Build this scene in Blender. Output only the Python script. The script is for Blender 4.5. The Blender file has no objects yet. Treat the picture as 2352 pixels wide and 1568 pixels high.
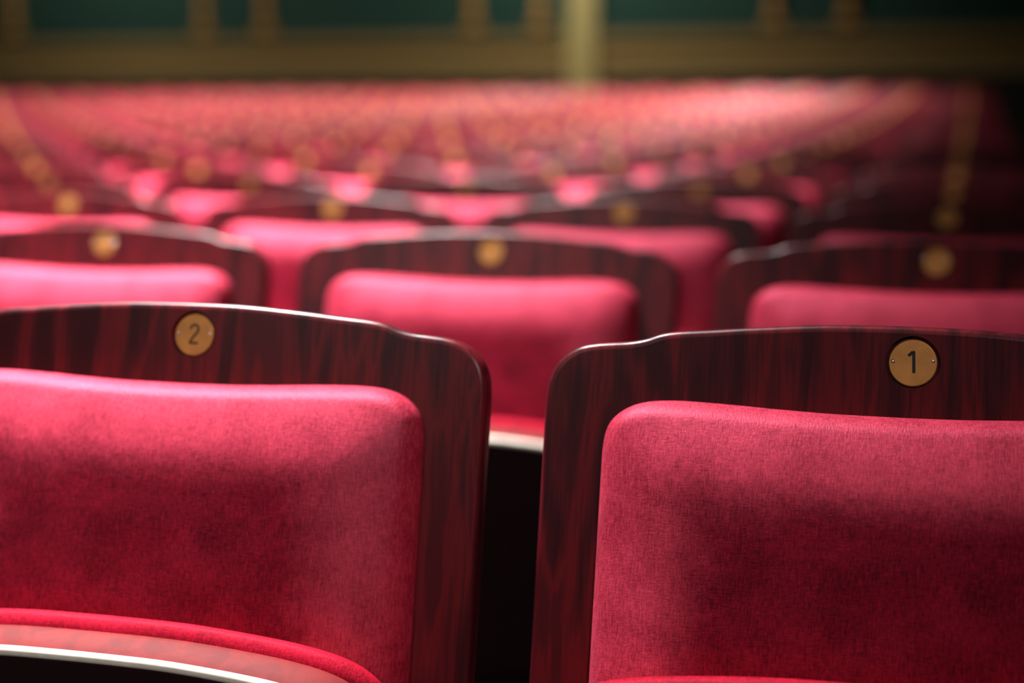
import bpy, bmesh, math, random
from mathutils import Vector, Matrix
random.seed(7)
sc = bpy.context.scene
col = sc.collection
PI = math.pi
R = math.radians

# ------------------------------------------------------------------ geometry of the place
PITCH = 0.55            # seat spacing along a row
ROW = 0.826             # spacing of the rows
PLATE_Z = 0.95          # number plate above its row's floor
CAM_Z = 1.1182
X0, Y0 = -0.033, 1.148  # plate of seat 1 in the front row
TILT = R(13)
N_ROWS = 21
RISE = 0.00115
def row_z(r): return RISE * r * r

# ------------------------------------------------------------------ materials
def mat(name):
    m = bpy.data.materials.new(name); m.use_nodes = True
    nt = m.node_tree
    return m, nt, nt.nodes['Principled BSDF']
def nd(nt, kind, **kw):
    n = nt.nodes.new(kind)
    for k, v in kw.items():
        if k in n.inputs: n.inputs[k].default_value = v
        else: setattr(n, k, v)
    return n
def ramp(nt, stops):
    n = nt.nodes.new('ShaderNodeValToRGB')
    e = n.color_ramp.elements
    e[0].position, e[0].color = stops[0][0], (*stops[0][1], 1)
    e[1].position, e[1].color = stops[-1][0], (*stops[-1][1], 1)
    for p, c in stops[1:-1]:
        x = e.new(p); x.color = (*c, 1)
    return n

def velvet(name, base, base2, sheen, sheen_w, gloss, worn=None):
    m, nt, b = mat(name)
    L = nt.links.new
    tc = nd(nt, 'ShaderNodeTexCoord')
    mp1 = nd(nt, 'ShaderNodeMapping', Scale=(900, 300, 150)); L(tc.outputs['Object'], mp1.inputs[0])
    n1 = nd(nt, 'ShaderNodeTexNoise', Scale=1.0, Detail=3.0, Roughness=0.65); L(mp1.outputs[0], n1.inputs[0])
    mp2 = nd(nt, 'ShaderNodeMapping', Scale=(210, 300, 760)); L(tc.outputs['Object'], mp2.inputs[0])
    n2 = nd(nt, 'ShaderNodeTexNoise', Scale=1.0, Detail=3.0, Roughness=0.65); L(mp2.outputs[0], n2.inputs[0])
    n3 = nd(nt, 'ShaderNodeTexNoise', Scale=26.0, Detail=4.0, Roughness=0.6); L(tc.outputs['Object'], n3.inputs[0])
    a = nd(nt, 'ShaderNodeMath', operation='ADD'); L(n1.outputs[0], a.inputs[0])
    n2w = nd(nt, 'ShaderNodeMath', operation='MULTIPLY'); L(n2.outputs[0], n2w.inputs[0]); n2w.inputs[1].default_value = 0.6; L(n2w.outputs[0], a.inputs[1])
    h = nd(nt, 'ShaderNodeMath', operation='MULTIPLY_ADD'); L(n3.outputs[0], h.inputs[0]); h.inputs[1].default_value = 0.7; L(a.outputs[0], h.inputs[2])
    rp = ramp(nt, [(0.40, base), (0.62, base2)])
    sc_ = nd(nt, 'ShaderNodeMath', operation='MULTIPLY'); L(h.outputs[0], sc_.inputs[0]); sc_.inputs[1].default_value = 0.435
    L(sc_.outputs[0], rp.inputs[0]); L(rp.outputs[0], b.inputs['Base Color'])
    bp = nd(nt, 'ShaderNodeBump', Strength=0.38, Distance=0.0009); L(h.outputs[0], bp.inputs['Height']); L(bp.outputs[0], b.inputs['Normal'])
    gl = nd(nt, 'ShaderNodeBsdfGlossy', Roughness=0.48); gl.inputs['Color'].default_value = (1.0, 0.27, 0.40, 1)
    L(bp.outputs[0], gl.inputs['Normal'])
    mxs = nd(nt, 'ShaderNodeMixShader'); mxs.inputs[0].default_value = gloss
    out = nt.nodes['Material Output']
    L(b.outputs[0], mxs.inputs[1]); L(gl.outputs[0], mxs.inputs[2]); L(mxs.outputs[0], out.inputs['Surface'])
    b.inputs['Roughness'].default_value = 0.85
    b.inputs['Specular IOR Level'].default_value = 0.05
    b.inputs['Sheen Weight'].default_value = sheen_w
    if worn is not None:                      # nap flattened where backs leaned; pink sheen along the margins painted into colour
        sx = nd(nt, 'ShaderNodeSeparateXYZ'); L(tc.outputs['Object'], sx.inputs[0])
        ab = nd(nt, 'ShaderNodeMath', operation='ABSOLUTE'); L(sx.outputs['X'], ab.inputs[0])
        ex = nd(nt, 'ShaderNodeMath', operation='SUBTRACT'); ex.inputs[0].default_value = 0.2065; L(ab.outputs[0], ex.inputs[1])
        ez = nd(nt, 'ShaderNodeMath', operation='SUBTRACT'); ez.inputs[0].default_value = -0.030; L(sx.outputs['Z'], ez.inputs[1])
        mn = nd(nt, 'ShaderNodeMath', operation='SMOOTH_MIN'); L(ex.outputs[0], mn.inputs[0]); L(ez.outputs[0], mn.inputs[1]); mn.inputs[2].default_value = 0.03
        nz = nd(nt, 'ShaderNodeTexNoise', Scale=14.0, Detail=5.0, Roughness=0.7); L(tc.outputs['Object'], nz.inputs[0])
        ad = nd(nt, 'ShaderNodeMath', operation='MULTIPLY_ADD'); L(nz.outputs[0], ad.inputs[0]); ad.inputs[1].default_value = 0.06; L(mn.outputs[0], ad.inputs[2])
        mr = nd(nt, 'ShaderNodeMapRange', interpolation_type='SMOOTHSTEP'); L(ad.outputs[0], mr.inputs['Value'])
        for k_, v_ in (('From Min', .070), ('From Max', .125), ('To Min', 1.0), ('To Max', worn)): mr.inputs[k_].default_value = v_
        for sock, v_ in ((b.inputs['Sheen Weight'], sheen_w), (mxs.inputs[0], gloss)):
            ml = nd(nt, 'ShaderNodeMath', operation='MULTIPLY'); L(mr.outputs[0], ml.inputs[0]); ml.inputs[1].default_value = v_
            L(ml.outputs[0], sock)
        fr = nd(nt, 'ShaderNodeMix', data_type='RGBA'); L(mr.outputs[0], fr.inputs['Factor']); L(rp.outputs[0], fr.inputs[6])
        hi = ramp(nt, [(0.40, (0.26, 0.008, 0.026)), (0.62, (0.62, 0.044, 0.090))]); L(sc_.outputs[0], hi.inputs[0]); L(hi.outputs[0], fr.inputs[7])  # paler pink of the margins: lit nap painted as base colour
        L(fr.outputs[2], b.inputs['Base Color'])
    b.inputs['Sheen Roughness'].default_value = 0.42
    b.inputs['Sheen Tint'].default_value = (*sheen, 1)
    return m
M_VELVET = velvet('velvet', (0.20, 0.0012, 0.010), (0.50, 0.004, 0.026), (1.0, 0.25, 0.38), 0.03, 0.010)
M_WORN_SHEEN = velvet('leaned_on_velvet_painted_sheen', (0.070, 0.0006, 0.0055), (0.25, 0.0028, 0.019), (1.0, 0.33, 0.46), 0.05, 0.058, 0.10)

def wood(name, dark, mid, red, rough, coat, spec=0.3):
    m, nt, b = mat(name)
    L = nt.links.new
    tc = nd(nt, 'ShaderNodeTexCoord'); oi = nd(nt, 'ShaderNodeObjectInfo')
    off = nd(nt, 'ShaderNodeVectorMath', operation='SCALE'); off.inputs[0].default_value = (3.1, 1.7, 2.3)
    L(oi.outputs['Random'], off.inputs['Scale'])
    ad = nd(nt, 'ShaderNodeVectorMath', operation='ADD'); L(tc.outputs['Object'], ad.inputs[0]); L(off.outputs[0], ad.inputs[1])
    mp = nd(nt, 'ShaderNodeMapping', Scale=(36, 36, 5.0), Rotation=(0, R(-6), 0)); L(ad.outputs[0], mp.inputs[0])
    n1 = nd(nt, 'ShaderNodeTexNoise', Scale=1.0, Detail=2.5, Roughness=0.5, Distortion=0.7); L(mp.outputs[0], n1.inputs[0])
    mp2 = nd(nt, 'ShaderNodeMapping', Scale=(420, 420, 22)); L(ad.outputs[0], mp2.inputs[0])
    n2 = nd(nt, 'ShaderNodeTexNoise', Scale=1.0, Detail=2.0); L(mp2.outputs[0], n2.inputs[0])
    mx = nd(nt, 'ShaderNodeMath', operation='MULTIPLY_ADD'); L(n2.outputs[0], mx.inputs[0]); mx.inputs[1].default_value = 0.22; L(n1.outputs[0], mx.inputs[2])
    rp = ramp(nt, [(0.50, dark), (0.58, mid), (0.66, red), (0.72, mid)])
    L(mx.outputs[0], rp.inputs[0]); L(rp.outputs[0], b.inputs['Base Color'])
    b.inputs['Roughness'].default_value = rough
    b.inputs['Coat Weight'].default_value = coat
    b.inputs['Coat Roughness'].default_value = 0.16
    b.inputs['Specular IOR Level'].default_value = spec
    return m
M_WOOD = wood('mahogany', (0.046, 0.0062, 0.0095), (0.084, 0.0085, 0.013), (0.16, 0.0105, 0.016), 0.31, 0.0, 0.27)
M_LIP = wood('mahogany_seat_edge', (0.145, 0.0165, 0.0175), (0.17, 0.0185, 0.019), (0.20, 0.0195, 0.0195), 0.6, 0.0, 0.09)

def plain(name, c, rough=0.5, metal=0.0, spec=0.5):
    m, nt, b = mat(name)
    tc = nd(nt, 'ShaderNodeTexCoord')
    n = nd(nt, 'ShaderNodeTexNoise', Scale=60.0, Detail=3.0); nt.links.new(tc.outputs['Object'], n.inputs[0])
    rp = ramp(nt, [(0.3, tuple(v * 0.85 for v in c)), (0.7, tuple(min(1, v * 1.12) for v in c))])
    nt.links.new(n.outputs[0], rp.inputs[0]); nt.links.new(rp.outputs[0], b.inputs['Base Color'])
    b.inputs['Roughness'].default_value = rough; b.inputs['Metallic'].default_value = metal
    b.inputs['Specular IOR Level'].default_value = spec
    return m
M_BRASS = plain('brass', (0.74, 0.33, 0.09), 0.42, 0.55)
M_INK = plain('engraving_black', (0.006, 0.007, 0.004), 0.6)
M_STEEL = plain('polished_steel', (0.92, 0.90, 0.80), 0.32, 1.0)
M_EDGING = plain('cream_edging', (0.82, 0.76, 0.64), 0.35)
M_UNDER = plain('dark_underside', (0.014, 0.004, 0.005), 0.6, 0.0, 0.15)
M_IRON = plain('black_iron', (0.006, 0.006, 0.008), 0.6, 0.0, 0.2)
M_FLOOR = plain('dark_carpet', (0.012, 0.006, 0.008), 0.95, 0.0, 0.1)
M_TEAL = plain('dark_green_wall', (0.012, 0.034, 0.025), 0.85, 0.0, 0.1)
M_DADO = plain('olive_dado', (0.165, 0.108, 0.036), 0.8, 0.0, 0.15)
M_PILASTER = plain('ochre_pilaster', (0.30, 0.24, 0.09), 0.7, 0.0, 0.2)
M_GILT = plain('gilding', (0.36, 0.19, 0.045), 0.5, 0.3)
M_CEIL = plain('dark_ceiling', (0.05, 0.045, 0.04), 0.9, 0.0, 0.1)
M_SKIRT = plain('dark_skirting', (0.012, 0.013, 0.010), 0.7, 0.0, 0.2)

# ------------------------------------------------------------------ mesh helpers
def to_mesh(name, bm, m, smooth=True, mats=None):
    bmesh.ops.recalc_face_normals(bm, faces=bm.faces)
    me = bpy.data.meshes.new(name); bm.to_mesh(me); bm.free()
    for x in (mats or [m]): me.materials.append(x)
    if smooth:
        for p in me.polygons: p.use_smooth = True
    return me
def link(name, me, parent=None, loc=(0, 0, 0), rot=(0, 0, 0)):
    o = bpy.data.objects.new(name, me); col.objects.link(o)
    o.location = loc; o.rotation_euler = rot
    if parent: o.parent = parent
    return o
def catmull(pts, sub):
    out = []
    n = len(pts)
    for i in range(n - 1):
        p0 = pts[max(0, i - 1)]; p1 = pts[i]; p2 = pts[i + 1]; p3 = pts[min(n - 1, i + 2)]
        for s in range(sub):
            t = s / sub
            q = []
            for k in range(2):
                q.append(0.5 * (2 * p1[k] + (p2[k] - p0[k]) * t + (2 * p0[k] - 5 * p1[k] + 4 * p2[k] - p3[k]) * t * t
                                + (3 * p1[k] - p0[k] - 3 * p2[k] + p3[k]) * t ** 3))
            out.append(tuple(q))
    out.append(tuple(pts[-1]))
    return out
def mirror(half):          # half outline from the top centre (x=0) to the bottom centre (x=0): closed loop
    return half + [(-x, v) for x, v in reversed(half[1:-1])]
def normals2(loop):
    n = len(loop); out = []
    for i in range(n):
        a = Vector(loop[i - 1]); b = Vector(loop[(i + 1) % n])
        t = (b - a).normalized()
        out.append(Vector((-t.y, t.x)))      # clockwise loop (top -> right): this points outward
    return out
def inset(loop, nor, d):   # d > 0 moves inward
    return [(p[0] - n.x * d, p[1] - n.y * d) for p, n in zip(loop, nor)]
def rings(bm, loops):      # each loop: list of 3D points; bridged in turn
    vs = [[bm.verts.new(p) for p in l] for l in loops]
    for a, b in zip(vs, vs[1:]):
        n = len(a)
        for i in range(n):
            bm.faces.new((a[i], a[(i + 1) % n], b[(i + 1) % n], b[i]))
    return vs
def box(bm, x0, x1, y0, y1, z0, z1):
    r = bmesh.ops.create_cube(bm, size=1.0)
    for v in r['verts']:
        v.co = ((x0 + x1) / 2 + v.co.x * (x1 - x0), (y0 + y1) / 2 + v.co.y * (y1 - y0), (z0 + z1) / 2 + v.co.z * (z1 - z0))
    return r['verts']

# ------------------------------------------------------------------ seat meshes (x along the row, y away from the viewer, z up the part)
PX = 0.010                                   # plate centre beside the panel's centre line
top_half = catmull([(0, .0258), (.05, .0250), (.10, .0216), (.13, .0189), (.155, .0168), (.168, .0146), (.180, .0104), (.192, .0080),
                    (.205, .0069), (.218, .0054), (.229, .0026), (.239, -.0035), (.2468, -.0125), (.2510, -.024), (.2525, -.038)], 6)
side = [(.2525, -.06 - .04 * i) for i in range(8)]
bot = [(.2525, -.375), (.248, -.393), (.235, -.405), (.21, -.41), (.12, -.41), (0, -.41)]
PANEL = mirror(top_half + side + bot)
HOLE_R, HOLE_D, THICK = 0.0187, 0.0035, 0.021
def backrest_mesh():
    bm = bmesh.new(); nor = normals2(PANEL)
    rr = 0.0055
    prof = []                                 # (inset, y)
    for k in range(6):
        a = k / 5 * PI / 2
        prof.append((rr * (1 - math.sin(a)), rr * (1 - math.cos(a))))
    prof += [(rr * (1 - math.cos(k / 5 * PI / 2)), THICK - rr + rr * math.sin(k / 5 * PI / 2)) for k in range(6)]
    loops = [[(x, y, v) for x, v in inset(PANEL, nor, d)] for d, y in prof]
    vs = rings(bm, loops)
    # front face with the round recess for the plate
    nh = 48
    h0 = [bm.verts.new((PX + HOLE_R * math.sin(2 * PI * i / nh), 0, HOLE_R * math.cos(2 * PI * i / nh))) for i in range(nh)]
    h1 = [bm.verts.new((v.co.x, HOLE_D, v.co.z)) for v in h0]
    for i in range(nh):
        f = bm.faces.new((h0[i], h0[(i + 1) % nh], h1[(i + 1) % nh], h1[i]))
    bm.faces.new(h1)
    edges = []
    for loop in (vs[0], h0):
        for i in range(len(loop)):
            e = bm.edges.get((loop[i], loop[(i + 1) % len(loop)]))
            edges.append(e)
    bmesh.ops.triangle_fill(bm, edges=edges, use_beauty=True, normal=(0, -1, 0))
    bm.faces.new(vs[-1])
    bmesh.ops.recalc_face_normals(bm, faces=bm.faces)
    me = to_mesh('backrest', bm, M_WOOD)
    for p in me.polygons:
        if abs(p.normal.y) > 0.999 or math.hypot(p.center.x - PX, p.center.z) < HOLE_R + 1e-4: p.use_smooth = False
    return me

pad_top = catmull([(0, -.0385), (.04, -.0382), (.08, -.0368), (.12, -.0348), (.155, -.0340), (.178, -.0364), (.193, -.0430), (.2025, -.0535), (.2060, -.068), (.2065, -.09)], 5)
pad_half = pad_top + [(.2065, -.11 - .025 * i) for i in range(7)] + [(.2065, -.28), (.203, -.298), (.193, -.309), (.175, -.313), (.1, -.313), (0, -.313)]
PAD = mirror(pad_half)
def rdist(p, loop):
    best = 9
    n = len(loop)
    for i in range(n):
        ax, ay = loop[i]; bx, by = loop[(i + 1) % n]
        dx, dy = bx - ax, by - ay
        t = max(0, min(1, ((p[0] - ax) * dx + (p[1] - ay) * dy) / (dx * dx + dy * dy + 1e-12)))
        best = min(best, math.hypot(p[0] - ax - t * dx, p[1] - ay - t * dy))
    return best
def pad_mesh():
    bm = bmesh.new()
    c = (0, -.18)
    ts = [1, .997, .992, .984, .975, .965, .95, .93, .91, .885, .86, .83, .80, .76, .72, .66, .60, .52, .42, .3, .16]
    loops = []
    for t in ts:
        l = []
        for x, v in PAD:
            p = (c[0] + (x - c[0]) * t, c[1] + (v - c[1]) * t)
            s = rdist(p, PAD) if t < 1 else 0
            st = 1 - max(0, 1 - s / 0.013) ** 2
            px_ = 1 - max(0, 1 - (0.2065 - abs(p[0])) / 0.072) ** 2.3
            pv_ = 1 - max(0, 1 - (-0.036 - p[1]) / 0.070) ** 2.3
            pb_ = 1 - max(0, 1 - (p[1] + 0.313) / 0.05) ** 2.3
            edge = math.sqrt(max(0, st)) * (0.42 + 0.58 * px_ * pv_ * pb_)
            thick = 0.034 + 0.014 * max(0, min(1, (-.05 - p[1]) / .24))
            crown = 0.010 * (1 - (p[0] / .2065) ** 2) * (1 - ((p[1] + .22) / .19) ** 2)
            l.append((p[0], -(thick * edge + max(0, crown) * min(1, s / .06) ** 1.0), p[1]))
        loops.append(l)
    base = [(x, 0.002, v) for x, v in PAD]
    vs = rings(bm, [base] + loops)
    cv = bm.verts.new((c[0], loops[-1][0][1], c[1]))
    last = vs[-1]
    cv.co.y = sum(v.co.y for v in last) / len(last)
    for i in range(len(last)): bm.faces.new((last[i], last[(i + 1) % len(last)], cv))
    return to_mesh('back_pad', bm, M_WORN_SHEEN)

def disc_mesh(name, r, d, bev, m, nseg=48):   # a round plate, its face at y = 0, its back at y = d
    bm = bmesh.new()
    def ring(rad, y): return [(rad * math.sin(2 * PI * i / nseg), y, rad * math.cos(2 * PI * i / nseg)) for i in range(nseg)]
    vs = rings(bm, [ring(r - bev, 0), ring(r - bev * .3, bev * .3), ring(r, bev), ring(r, d)])
    bm.faces.new(vs[0]); bm.faces.new(vs[-1])
    me = to_mesh(name, bm, m)
    me.polygons[len(me.polygons) - 2].use_smooth = False
    return me
def dome_mesh(name, r, h, m):
    bm = bmesh.new(); ns = 20
    loops = []
    for k in range(5):
        a = k / 5 * PI / 2
        loops.append([(r * math.cos(a) * math.sin(2 * PI * i / ns), -h * math.sin(a), r * math.cos(a) * math.cos(2 * PI * i / ns)) for i in range(ns)])
    vs = rings(bm, loops)
    t = bm.verts.new((0, -h, 0))
    for i in range(ns): bm.faces.new((vs[-1][i], vs[-1][(i + 1) % ns], t))
    bm.faces.new(vs[0])
    return to_mesh(name, bm, m)
def stroke_mesh(name, strokes, w, depth=0.0003):
    bm = bmesh.new()
    for pts in strokes:
        n = len(pts)
        L_, R_ = [], []
        for i in range(n):
            a = Vector(pts[max(0, i - 1)]); b = Vector(pts[min(n - 1, i + 1)])
            t = (b - a).normalized(); nn = Vector((-t.y, t.x)) * w / 2
            p = Vector(pts[i])
            L_.append(p + nn); R_.append(p - nn)
        loop = L_ + R_[::-1]
        f = [bm.verts.new((p.x, -depth, p.y)) for p in loop]
        g = [bm.verts.new((p.x, 0, p.y)) for p in loop]
        m_ = len(loop)
        for i in range(m_): bm.faces.new((f[i], f[(i + 1) % m_], g[(i + 1) % m_], g[i]))
        for i in range(n - 1): bm.faces.new((f[i], f[i + 1], f[m_ - 2 - i], f[m_ - 1 - i])); bm.faces.new((g[i], g[i + 1], g[m_ - 2 - i], g[m_ - 1 - i]))
    return to_mesh(name, bm, M_INK, smooth=False)
ONE = [[(-.0002, .0076), (.0004, .0074), (.0004, -.0074)], [(-.0033, .0046), (-.0016, .0060), (-.0002, .0074)]]
TWO = [[(-.0034, .0040), (-.0030, .0058), (-.0016, .0072), (.0004, .0076), (.0024, .0068), (.0034, .0048), (.0030, .0026),
        (.0014, .0002), (-.0010, -.0026), (-.0026, -.0050), (-.0034, -.0070)], [(-.0037, -.0069), (.0036, -.0069)]]

seat_top = catmull([(0, .370), (.06, .3693), (.11, .366), (.15, .3615), (.180, .355), (.200, .345), (.2125, .330), (.218, .310), (.2195, .285)], 5)
SEAT = mirror(seat_top + [(.2195, .25 - .03 * i) for i in range(7)] + [(.2195, .045), (.212, .022), (.19, .006), (.16, 0), (0, 0)])
def pan_mesh():
    bm = bmesh.new(); nor = normals2(SEAT)
    prof = [(.0140, .0), (.0120, .0008), (.0070, .0046), (.0010, .0245), (.0004, .0280), (.0010, .0305), (.006, .0310)]
    vs = rings(bm, [[(x, y, v) for x, v in inset(SEAT, nor, d)] for d, y in prof])
    bm.faces.new(vs[0]); bm.faces.new(vs[-1])
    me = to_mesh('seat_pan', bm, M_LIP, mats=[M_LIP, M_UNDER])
    for p in me.polygons:
        if abs(p.normal.y) > 0.999: p.use_smooth = False
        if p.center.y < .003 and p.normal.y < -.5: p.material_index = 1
    return me
def edging_mesh():                           # a half-round strip along the lower edge of the seat lip
    bm = bmesh.new(); nor = normals2(SEAT)
    idx = [i for i, (x, v) in enumerate(SEAT) if v > .27]
    idx = [i for i in idx if SEAT[i][0] < 0] + [i for i in idx if SEAT[i][0] >= 0]
    cs = []
    for i in idx:
        p, n = SEAT[i], nor[i]
        cs.append([(p[0] - n.x * d, y, p[1] - n.y * d) for d, y in
                   [(.0100 - .0040 * math.cos(a) , .0026 - .0040 * math.sin(a)) for a in [2 * PI * j / 12 for j in range(12)]]])
    vs = [[bm.verts.new(q) for q in c] for c in cs]
    for a, b in zip(vs, vs[1:]):
        for j in range(12): bm.faces.new((a[j], a[(j + 1) % 12], b[(j + 1) % 12], b[j]))
    bm.faces.new(vs[0]); bm.faces.new(vs[-1])
    return to_mesh('edging', bm, M_EDGING)
def cushion_mesh():
    bm = bmesh.new(); nor = normals2(SEAT)
    prof = [(.006, .0300), (.0035, .0304), (-.0010, .0322), (-.0056, .0365), (-.0075, .0420), (-.0040, .0500), (.003, .0555), (.010, .0600), (.02, .0625), (.035, .064)]
    vs = rings(bm, [[(x, y, v) for x, v in inset(SEAT, nor, d)] for d, y in prof])
    bm.faces.new(vs[0]); bm.faces.new(vs[-1])
    return to_mesh('seat_cushion', bm, M_VELVET)
def leg_mesh():
    bm = bmesh.new()
    prof = [(-.26, 0), (.06, 0), (.06, .025), (-.02, .05), (-.045, .30), (-.075, .62), (-.115, .62), (-.20, .47), (-.20, .40), (-.13, .36), (-.14, .06), (-.26, .025)]
    a = [bm.verts.new((-.011, y, z)) for y, z in prof]; b = [bm.verts.new((.011, y, z)) for y, z in prof]
    n = len(prof)
    for i in range(n): bm.faces.new((a[i], a[(i + 1) % n], b[(i + 1) % n], b[i]))
    bm.faces.new(a); bm.faces.new(b)
    bmesh.ops.recalc_face_normals(bm, faces=bm.faces)
    bmesh.ops.bevel(bm, geom=list(bm.edges), offset=0.003, segments=2, affect='EDGES')
    return to_mesh('leg', bm, M_IRON, smooth=False)

ME = dict(backrest=backrest_mesh(), back_pad=pad_mesh(), number_plate=disc_mesh('number_plate', .0166, .0026, .0008, M_BRASS),
          screw=dome_mesh('screw', .0015, .0009, M_STEEL), one=stroke_mesh('number', ONE, .0021), two=stroke_mesh('number', TWO, .0016),
          seat_pan=pan_mesh(), edging=edging_mesh(), seat_cushion=cushion_mesh(), leg=leg_mesh())

# ------------------------------------------------------------------ one seat, then copies
ORD = ['front', 'second', 'third', 'fourth', 'fifth', 'sixth', 'seventh', 'eighth', 'ninth', 'tenth', 'eleventh', 'twelfth', 'thirteenth',
       'fourteenth', 'fifteenth', 'sixteenth', 'seventeenth', 'eighteenth', 'nineteenth', 'twentieth', 'last']
NTH = ['first', 'second', 'third', 'fourth', 'fifth', 'sixth', 'seventh', 'eighth', 'ninth', 'tenth', 'eleventh', 'twelfth', 'thirteenth',
       'fourteenth', 'fifteenth', 'sixteenth', 'seventeenth', 'eighteenth', 'nineteenth', 'twentieth', 'twenty-first', 'twenty-second',
       'twenty-third', 'twenty-fourth', 'twenty-fifth', 'twenty-sixth']
def make_seat(digit=None, screws=True):
    t = bpy.data.objects.new('theatre_seat', None); col.objects.link(t)
    t.empty_display_size = 0.1
    tilt = (-TILT, 0, 0)
    link('backrest', ME['backrest'], t, (0, 0, PLATE_Z), tilt)
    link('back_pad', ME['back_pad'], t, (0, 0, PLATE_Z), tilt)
    yv = Vector((0, math.cos(TILT), -math.sin(TILT)))
    pl = link('number_plate', ME['number_plate'], t, Vector((PX, 0, PLATE_Z)) + yv * 0.0011, (-TILT, R(-2.5) if digit == 'one' else 0, 0))
    pl['label'] = 'round brass number plate'
    if screws:
        for s in (-1, 1):
            q = link('screw', ME['screw'], pl, (s * .0136, 0.0001, .0012)); q['label'] = 'bright steel screw head'
    if digit: link('number', ME[digit], pl, (0.0002, 0, 0.0004))
    a = R(2)
    top = Vector((0, -.170, .751))
    base = top + Vector((0, math.sin(a), -math.cos(a))) * .37
    pan = link('seat_pan', ME['seat_pan'], t, base, (a, 0, 0))
    e_ = link('edging', ME['edging'], pan); e_['label'] = 'pale strip along the lower edge of the wooden seat lip'
    link('seat_cushion', ME['seat_cushion'], t, base, (a, 0, 0))
    for s in (-1, 1): link('leg', ME['leg'], t, (s * .2395, 0, 0))
    return t
def copy_tree(o, parent=None):
    c = o.copy(); col.objects.link(c); c.parent = parent
    for ch in list(o.children): copy_tree(ch, c)
    return c

# camera numbers, for choosing which seats the frame can see
YAW, PIT, FPX = 0.2740, 0.13665, 3720
fw = Vector((-math.sin(YAW) * math.cos(PIT), math.cos(YAW) * math.cos(PIT), -math.sin(PIT)))
rt = Vector((math.cos(YAW), math.sin(YAW), 0))
proto_far = None
count = 0
seats = []
for r in range(N_ROWS):
    for n in range(40):
        x = X0 - PX - n * PITCH; y = Y0 + r * ROW
        p = Vector((x + .26, y, -.2))
        px = 1176 + FPX * p.dot(rt) / p.dot(fw)
        if px < (-700 if r == 0 else -300 if r < 3 else -230): break
        if r == 0 and n < 2: o = make_seat('one' if n == 0 else 'two')
        elif proto_far is None: o = proto_far = make_seat(None)
        elif r < 3: o = copy_tree(proto_far)
        elif r == 3 and n == 0: o = proto_small = make_seat(None, screws=False)
        else: o = copy_tree(proto_small)
        o.location = (x, y, row_z(r))
        seats.append((r, n, o))
        o['category'] = 'theatre seat'
        o['group'] = 'red velvet theatre seats, %s row' % ORD[r]
        row = ('in the %s row' % ORD[r]) if r in (0, N_ROWS - 1) else 'in the %s row back' % ORD[r]
        if r == 0 and n < 2:
            o['label'] = ('red velvet and mahogany theatre seat whose brass plate reads 1' if n == 0 else
                          'red velvet theatre seat whose brass plate reads 2, beside seat one, its tipped-up cushion showing')
        elif n == 0:
            o['label'] = 'shadowed red theatre seat at the dark aisle end, ' + row
        else:
            o['label'] = 'red velvet theatre seat, %s along from the dark aisle end, %s' % (NTH[n], row)

# ------------------------------------------------------------------ the hall
def struct(name, bm, m, smooth=False):
    o = link(name, to_mesh(name, bm, m, smooth)); o['kind'] = 'structure'
    return o
XL, XR, YF, YB, ZC = -15.0, 2.6, -7.0, 19.6, 7.5
zb = row_z(N_ROWS)
bm = bmesh.new()
box(bm, XL, XR, YF, Y0 + .33, -.2, 0)
for r in range(1, N_ROWS):
    y0 = Y0 + r * ROW - ROW + .33; y1 = y0 + ROW if r < N_ROWS - 1 else YB
    box(bm, XL, XR, y0, y1, -.2, row_z(r))
struct('floor', bm, M_FLOOR)
bm = bmesh.new(); box(bm, XL - .2, XR + .2, YB, YB + .2, -.2, ZC); struct('wall_back', bm, M_TEAL)
bm = bmesh.new(); box(bm, XR, XR + .2, YF, YB, -.2, ZC); struct('wall_right', bm, M_TEAL)
bm = bmesh.new(); box(bm, XL - .2, XL, YF, YB, -.2, ZC); struct('wall_left', bm, M_TEAL)
bm = bmesh.new(); box(bm, XL - .2, XR + .2, YF - .2, YF, -.2, ZC); struct('wall_front', bm, M_CEIL)
bm = bmesh.new(); box(bm, XL - .2, XR + .2, YF - .2, YB + .2, ZC, ZC + .2); struct('ceiling', bm, M_CEIL)
# dado on the rear wall with its rail and skirting
bm = bmesh.new()
box(bm, XL, XR, YB - .05, YB, zb - .1, 2.02)
box(bm, XL, XR, YB - .08, YB, 2.02, 2.14)
struct('trim_1', bm, M_DADO)
bm = bmesh.new(); box(bm, XL, XR, YB - .075, YB - .05, zb - .1, 1.64); struct('baseboard_back', bm, M_SKIRT)
# the ochre pilaster and the pairs of gilded mouldings above the dado
def wx(px, y=YB):                     # where a column of the photograph meets the rear wall
    a = math.atan((px - 1176) / (FPX * math.cos(PIT))) - YAW
    return y * math.tan(a)
px = wx(1341)
bm = bmesh.new()
box(bm, px - .17, px + .17, YB - .22, YB - .05, .5, ZC)
box(bm, px - .20, px + .20, YB - .26, YB - .05, .5, .85)
struct('trim_2', bm, M_PILASTER)
k = 3
for q in (65, 490, 627, 1092, 1240, 1762, 1925):
    cx = wx(q)
    bm = bmesh.new()
    box(bm, cx - .055, cx + .055, YB - .06, YB, 2.30, 5.5)
    box(bm, cx - .03, cx + .03, YB - .09, YB - .06, 2.36, 5.45)
    box(bm, cx - .12, cx + .12, YB - .08, YB, 2.22, 2.30)
    struct('trim_%d' % k, bm, M_GILT); k += 1

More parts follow.
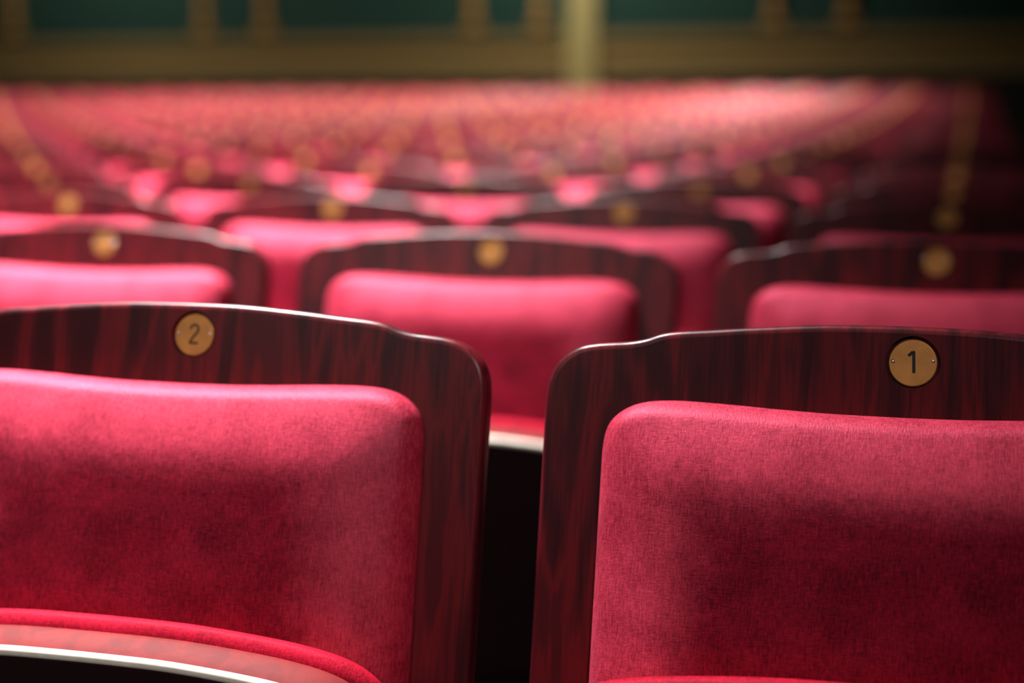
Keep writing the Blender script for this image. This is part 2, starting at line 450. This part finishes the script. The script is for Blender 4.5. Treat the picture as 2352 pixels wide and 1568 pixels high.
# ------------------------------------------------------------------ hall lights and added fill lights
def area(name, loc, target, size, power, color=(1, .93, .86), spread=180):
    d = bpy.data.lights.new(name, 'AREA'); d.shape = 'DISK'; d.size = size; d.energy = power; d.color = color; d.spread = R(spread)
    o = bpy.data.objects.new(name, d); col.objects.link(o)
    o.location = loc
    o.rotation_euler = (Vector(target) - Vector(loc)).to_track_quat('-Z', 'Y').to_euler()
    return o
for y, aim, q in ((2.3, -1.0, 1.55), (4.4, -.3, 1.1), (6.6, .8, 1.0), (9.0, 1.1, .95), (11.5, 1.1, 1.25), (14.0, .9, 1.5), (16.2, .4, 1.5)):
    for x, p in ((-2.3, 1.0), (-5.3, 1.0), (-8.3, 0.8), (-11.4, 0.6)):
        area('hall_lamp', (x, y, 5.5 + row_z((y - Y0) / ROW)), (x, y + aim, 0.8), 0.8, 275 * p * q, (1, .97, .96), 58)
area('front_fill', (-3.2, -5.5, 4.6), (-1.0, 1.5, 0.8), 1.6, 50, (1, .94, .88))  # unseen fill added behind the camera to lift wood fronts and plates
area('pad_side_fill', (1.3, -2.2, 3.6), (-0.62, 1.1, .84), 0.25, 1.3, (1, .95, .92), 22)  # added narrow light that brightens the right side of seat two's pad
for x, p in ((-10.5, 150), (-4.6, 240)):
    area('wall_fill', (x, 17.6, 6.6), (x, 19.6, 1.6), 0.8, p, (1, .95, .85), 110)  # unseen light added to brighten the rear wall

w = bpy.data.worlds.new('hall_air'); sc.world = w; w.use_nodes = True
w.node_tree.nodes['Background'].inputs[0].default_value = (0.02, 0.03, 0.03, 1)
w.node_tree.nodes['Background'].inputs[1].default_value = 0.2

# ------------------------------------------------------------------ camera
cd = bpy.data.cameras.new('camera'); cam = bpy.data.objects.new('camera', cd); col.objects.link(cam)
cam.location = (0, 0, CAM_Z)
cam.rotation_euler = (PI / 2 - PIT, 0, YAW)
cd.sensor_width = 36; cd.sensor_fit = 'HORIZONTAL'; cd.lens = FPX / 2352 * 36
cd.clip_start = 0.02; cd.clip_end = 100
cd.dof.use_dof = True
cd.dof.focus_distance = Vector((X0, Y0, PLATE_Z - CAM_Z)).dot(fw)
cd.dof.aperture_fstop = 2.35
cd.dof.aperture_blades = 0
sc.camera = cam
sc.view_settings.view_transform = 'Standard'; sc.view_settings.look = 'None'
sc.view_settings.exposure = -0.25; sc.view_settings.gamma = 1.0; sc.view_settings.use_curve_mapping = False
